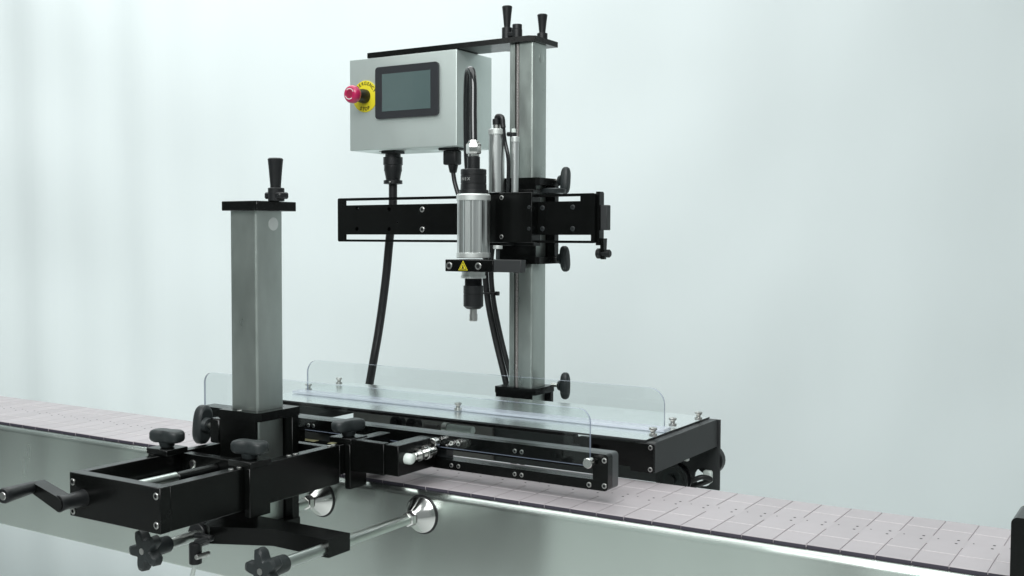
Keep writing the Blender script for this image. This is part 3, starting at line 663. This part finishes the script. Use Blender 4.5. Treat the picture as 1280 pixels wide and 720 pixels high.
# ------------------------------------------------------------------ capping spindle with its clamp arm
sp = thing('capping_spindle', (-1076, 1595, 196), 'vertical ribbed aluminium spindle with black cap held in front of the cross beam', 'spindle')
sx, sy = -1076., 1595.
mb = MB(); n = 96; i = mb.mi('alu'); rings = []
for z in (318, 409.5):
    rg = []
    for j in range(n):
        th = 2 * math.pi * j / n; rr = 28.6 if (j % 8) in (0, 1) else (26.9 if (j % 8) in (3, 4, 5, 6) else 27.9); rg.append(mb.bm.verts.new((sx + rr * math.cos(th), sy + rr * math.sin(th), z)))
    rings.append(rg)
for j in range(n):
    f = mb.bm.faces.new((rings[0][j], rings[0][(j + 1) % n], rings[1][(j + 1) % n], rings[1][j])); f.smooth = True; f.material_index = i
part('ribbed_body', mb, sp)
mb = MB(); mb.lathe((sx, sy, 309), (0, 0, 1), [(0, 29), (1, 29.8), (9, 29.8), (9.4, 29)], 'alutop', 64); part('body_ring', mb, sp)
mb = MB(); mb.lathe((sx, sy, 409.2), (0, 0, 1), [(0, 29), (.4, 30), (9, 30), (11.5, 28), (11.6, 24)], 'alutop', 64); part('body_ring', mb, sp)
mb = MB(); mb.lathe((sx, sy, 420.8), (0, 0, 1), [(0, 26), (7, 25.5), (7.2, 23), (17, 22.7), (17.1, 21.8), (18, 21.8), (18.1, 22.6), (32, 22.6), (32.1, 21.8), (33.5, 21.8), (33.6, 22.6), (42, 22.6), (43, 21.5)], 'blacksoft', 48); cp_ = part('black_cap', mb, sp)
def cyltext(i):
    a = R(-158 + i * 16 + 32); c, s = math.cos(a), math.sin(a); rot = Matrix.Rotation(a + math.pi / 2, 3, 'Z') @ face
    return (sx + 22.75 * c, sy + 22.75 * s, 446), rot
lettering("INEX", cyltext, 7.2, 'print', 'lettering', cp_, .05)
mb = MB(); mb.cyl((sx, sy, 463.6), (sx, sy, 486), 11.2, 'blacksoft', 20, 1); mb.cyl((sx, sy, 486), (sx, sy, 490), 10, 'chrome', 20); mb.lathe((sx, sy, 490), (0, 0, 1), [(0, 11.5), (2, 13.2), (17, 13.2), (19, 11.5), (22, 9), (24, 8.5)], 'chrome', 6)
part('hose_fitting', mb, sp)
mb = MB(); mb.box(-1107, -1008, 1553, 1637, 286, 306.5, 'black', .8); ca = part('clamp_arm', mb, sp)
mb = MB(); mb.box(-1007.3, -953, 1553.4, 1570, 286.5, 307.5, 'endplate', .8); part('clamp_arm', mb, sp)
mb = MB(); mb.box(-1062, -1030, 1637.3, 1697.4, 289, 305, 'black', .6); part('arm_mount', mb, sp)
mb = MB(); mb.cyl((-1022, 1590, 306.6), (-1022, 1590, 325), 3.5, 'knob', 14); mb.cyl((-1022, 1590, 325), (-1022, 1590, 331), 8, 'alutop', 20); part('stop_pin', mb, sp)
for x in (-1098, -1037.5): screw(sp, (x, 1553, 296), (0, -1, 0), 6.2)
mb = MB(); tri = lambda s_: [(-1069 + s_ * 11.2 * math.cos(R(a)), 294 + s_ * 11.2 * math.sin(R(a))) for a in (90, 210, 330)]
mb.prism(tri(1.0), 'xz', 1552.5, 1553.2, 'yellow'); mb.prism(tri(.80), 'xz', 1552.3, 1553.1, 'dark'); mb.prism(tri(.62), 'xz', 1552.1, 1553.0, 'yellow')
mb.prism([(-1072, 291.2), (-1066, 291.2), (-1067.4, 293), (-1068.3, 297.6), (-1069.7, 297.6), (-1070.6, 293)], 'xz', 1551.9, 1552.9, 'dark'); part('warning_label', mb, sp)
mb = MB(); mb.lathe((sx, sy, 286), (0, 0, -1), [(0, 20.5), (8, 20.5), (8.2, 22), (12.5, 22), (13, 14)], 'alutop', 32); part('lower_ring', mb, sp)
mb = MB(); mb.lathe((sx, sy, 272.5), (0, 0, -1), [(0, 15)] + [(1 + j * 1.3 + q * .65, 15.6 - q * .9) for j in range(8) for q in (0, 1)] + [(12.2, 16.5), (12.4, 17.6), (26, 17.6), (26.3, 16.9), (27.2, 16.9), (27.5, 17.6), (48, 17.6), (53, 12), (53.5, 8)], 'blacksoft', 36); part('chuck', mb, sp)
mb = MB(); mb.lathe((sx, sy, 219), (0, 0, -1), [(0, 6.5), (8, 6.5), (8.5, 7.3), (20, 7.3), (21, 6)], 'zinc', 20); part('bit_holder', mb, sp)
# hose loop
mb = MB(); mb.tube([(-1076, 1595, 515), (-1080, 1600, 560), (-1084, 1606, 606), (-1090, 1612, 632), (-1099, 1618, 641), (-1108, 1624, 634), (-1114, 1630, 600), (-1117, 1634, 540), (-1117, 1638, 470), (-1112, 1644, 426), (-1110, 1690, 380)], 6.6, 'gloss', 16, 10)
loose('air_hose', mb, (-1076, 1595, 515), 'glossy black hose looping up from the spindle fitting beside the control box', 'hose')
# air cylinders
for (x, y, r_, z1, lab) in ((-1067, 1645 + 10, 15.2, 538, 'wide aluminium air cylinder standing directly behind the spindle'), (-1028, 1655, 7.3, 523, 'thin aluminium air cylinder standing against the tall column')):
    t = thing('air_cylinder', (x, y, 425), lab, 'air cylinder')
    mb = MB(); mb.cyl((x, y, 424.7), (x, y, z1 - 10), r_ - 1, 'alu', 32); part('barrel', mb, t)
    mb = MB(); mb.cyl((x, y, z1 - 10), (x, y, z1), r_, 'alutop', 32, 1); part('end_cap', mb, t)
    mb = MB()
    if r_ > 10:
        mb.cyl((x, y, z1), (x, y, z1 + 8), 6.5, 'zinc', 16); mb.cyl((x, y, z1 + 8), (x, y, z1 + 18), 7.5, 'blacksoft', 16)
        mb.tube([(x, y, z1 + 16), (x + 2, y, z1 + 22), (x + 11, y, z1 + 20), (x + 13, y, z1 + 8), (x + 14, y, z1 + 2)], 5, 'rubber')
        part('elbow_fitting', mb, t)
        hm_ = MB(); hm_.tube([(x + 14, y, z1 + 4), (x + 16, y + 2, z1 - 20), (x + 24, y + 2, 480), (x + 23, y + 2, 424)], 3.6, 'gloss')
        loose('air_hose', hm_, (x + 14, y, z1 + 4), 'thin glossy black hose running down between the two air cylinders', 'hose')
    else:
        mb.cyl((x - 4, y, z1), (x - 4, y, z1 + 7), 6, 'blacksoft', 12); mb.cyl((x - 3, y, z1 + 7), (x - 3, y, z1 + 14), 4, 'white', 12); mb.cyl((x - 16, y, z1 + 5), (x, y, z1 + 5), 4, 'blacksoft', 12); part('elbow_fitting', mb, t)

# ------------------------------------------------------------------ small bracket at the right edge of view
rb_ = thing('side_bracket', (-110, 1188, -60), 'black bracket at the right end of the conveyor, cut by the picture edge', 'bracket')
mb = MB(); mb.prism(rrect(-146, -80, -60, 76, 0, 5, (0, 0, 6, 6)), 'xz', 1150, 1207.5, 'black'); part('bracket_body', mb, rb_)
screw(rb_, (-120, 1168, 76), (0, 0, 1), 5, 'dark')
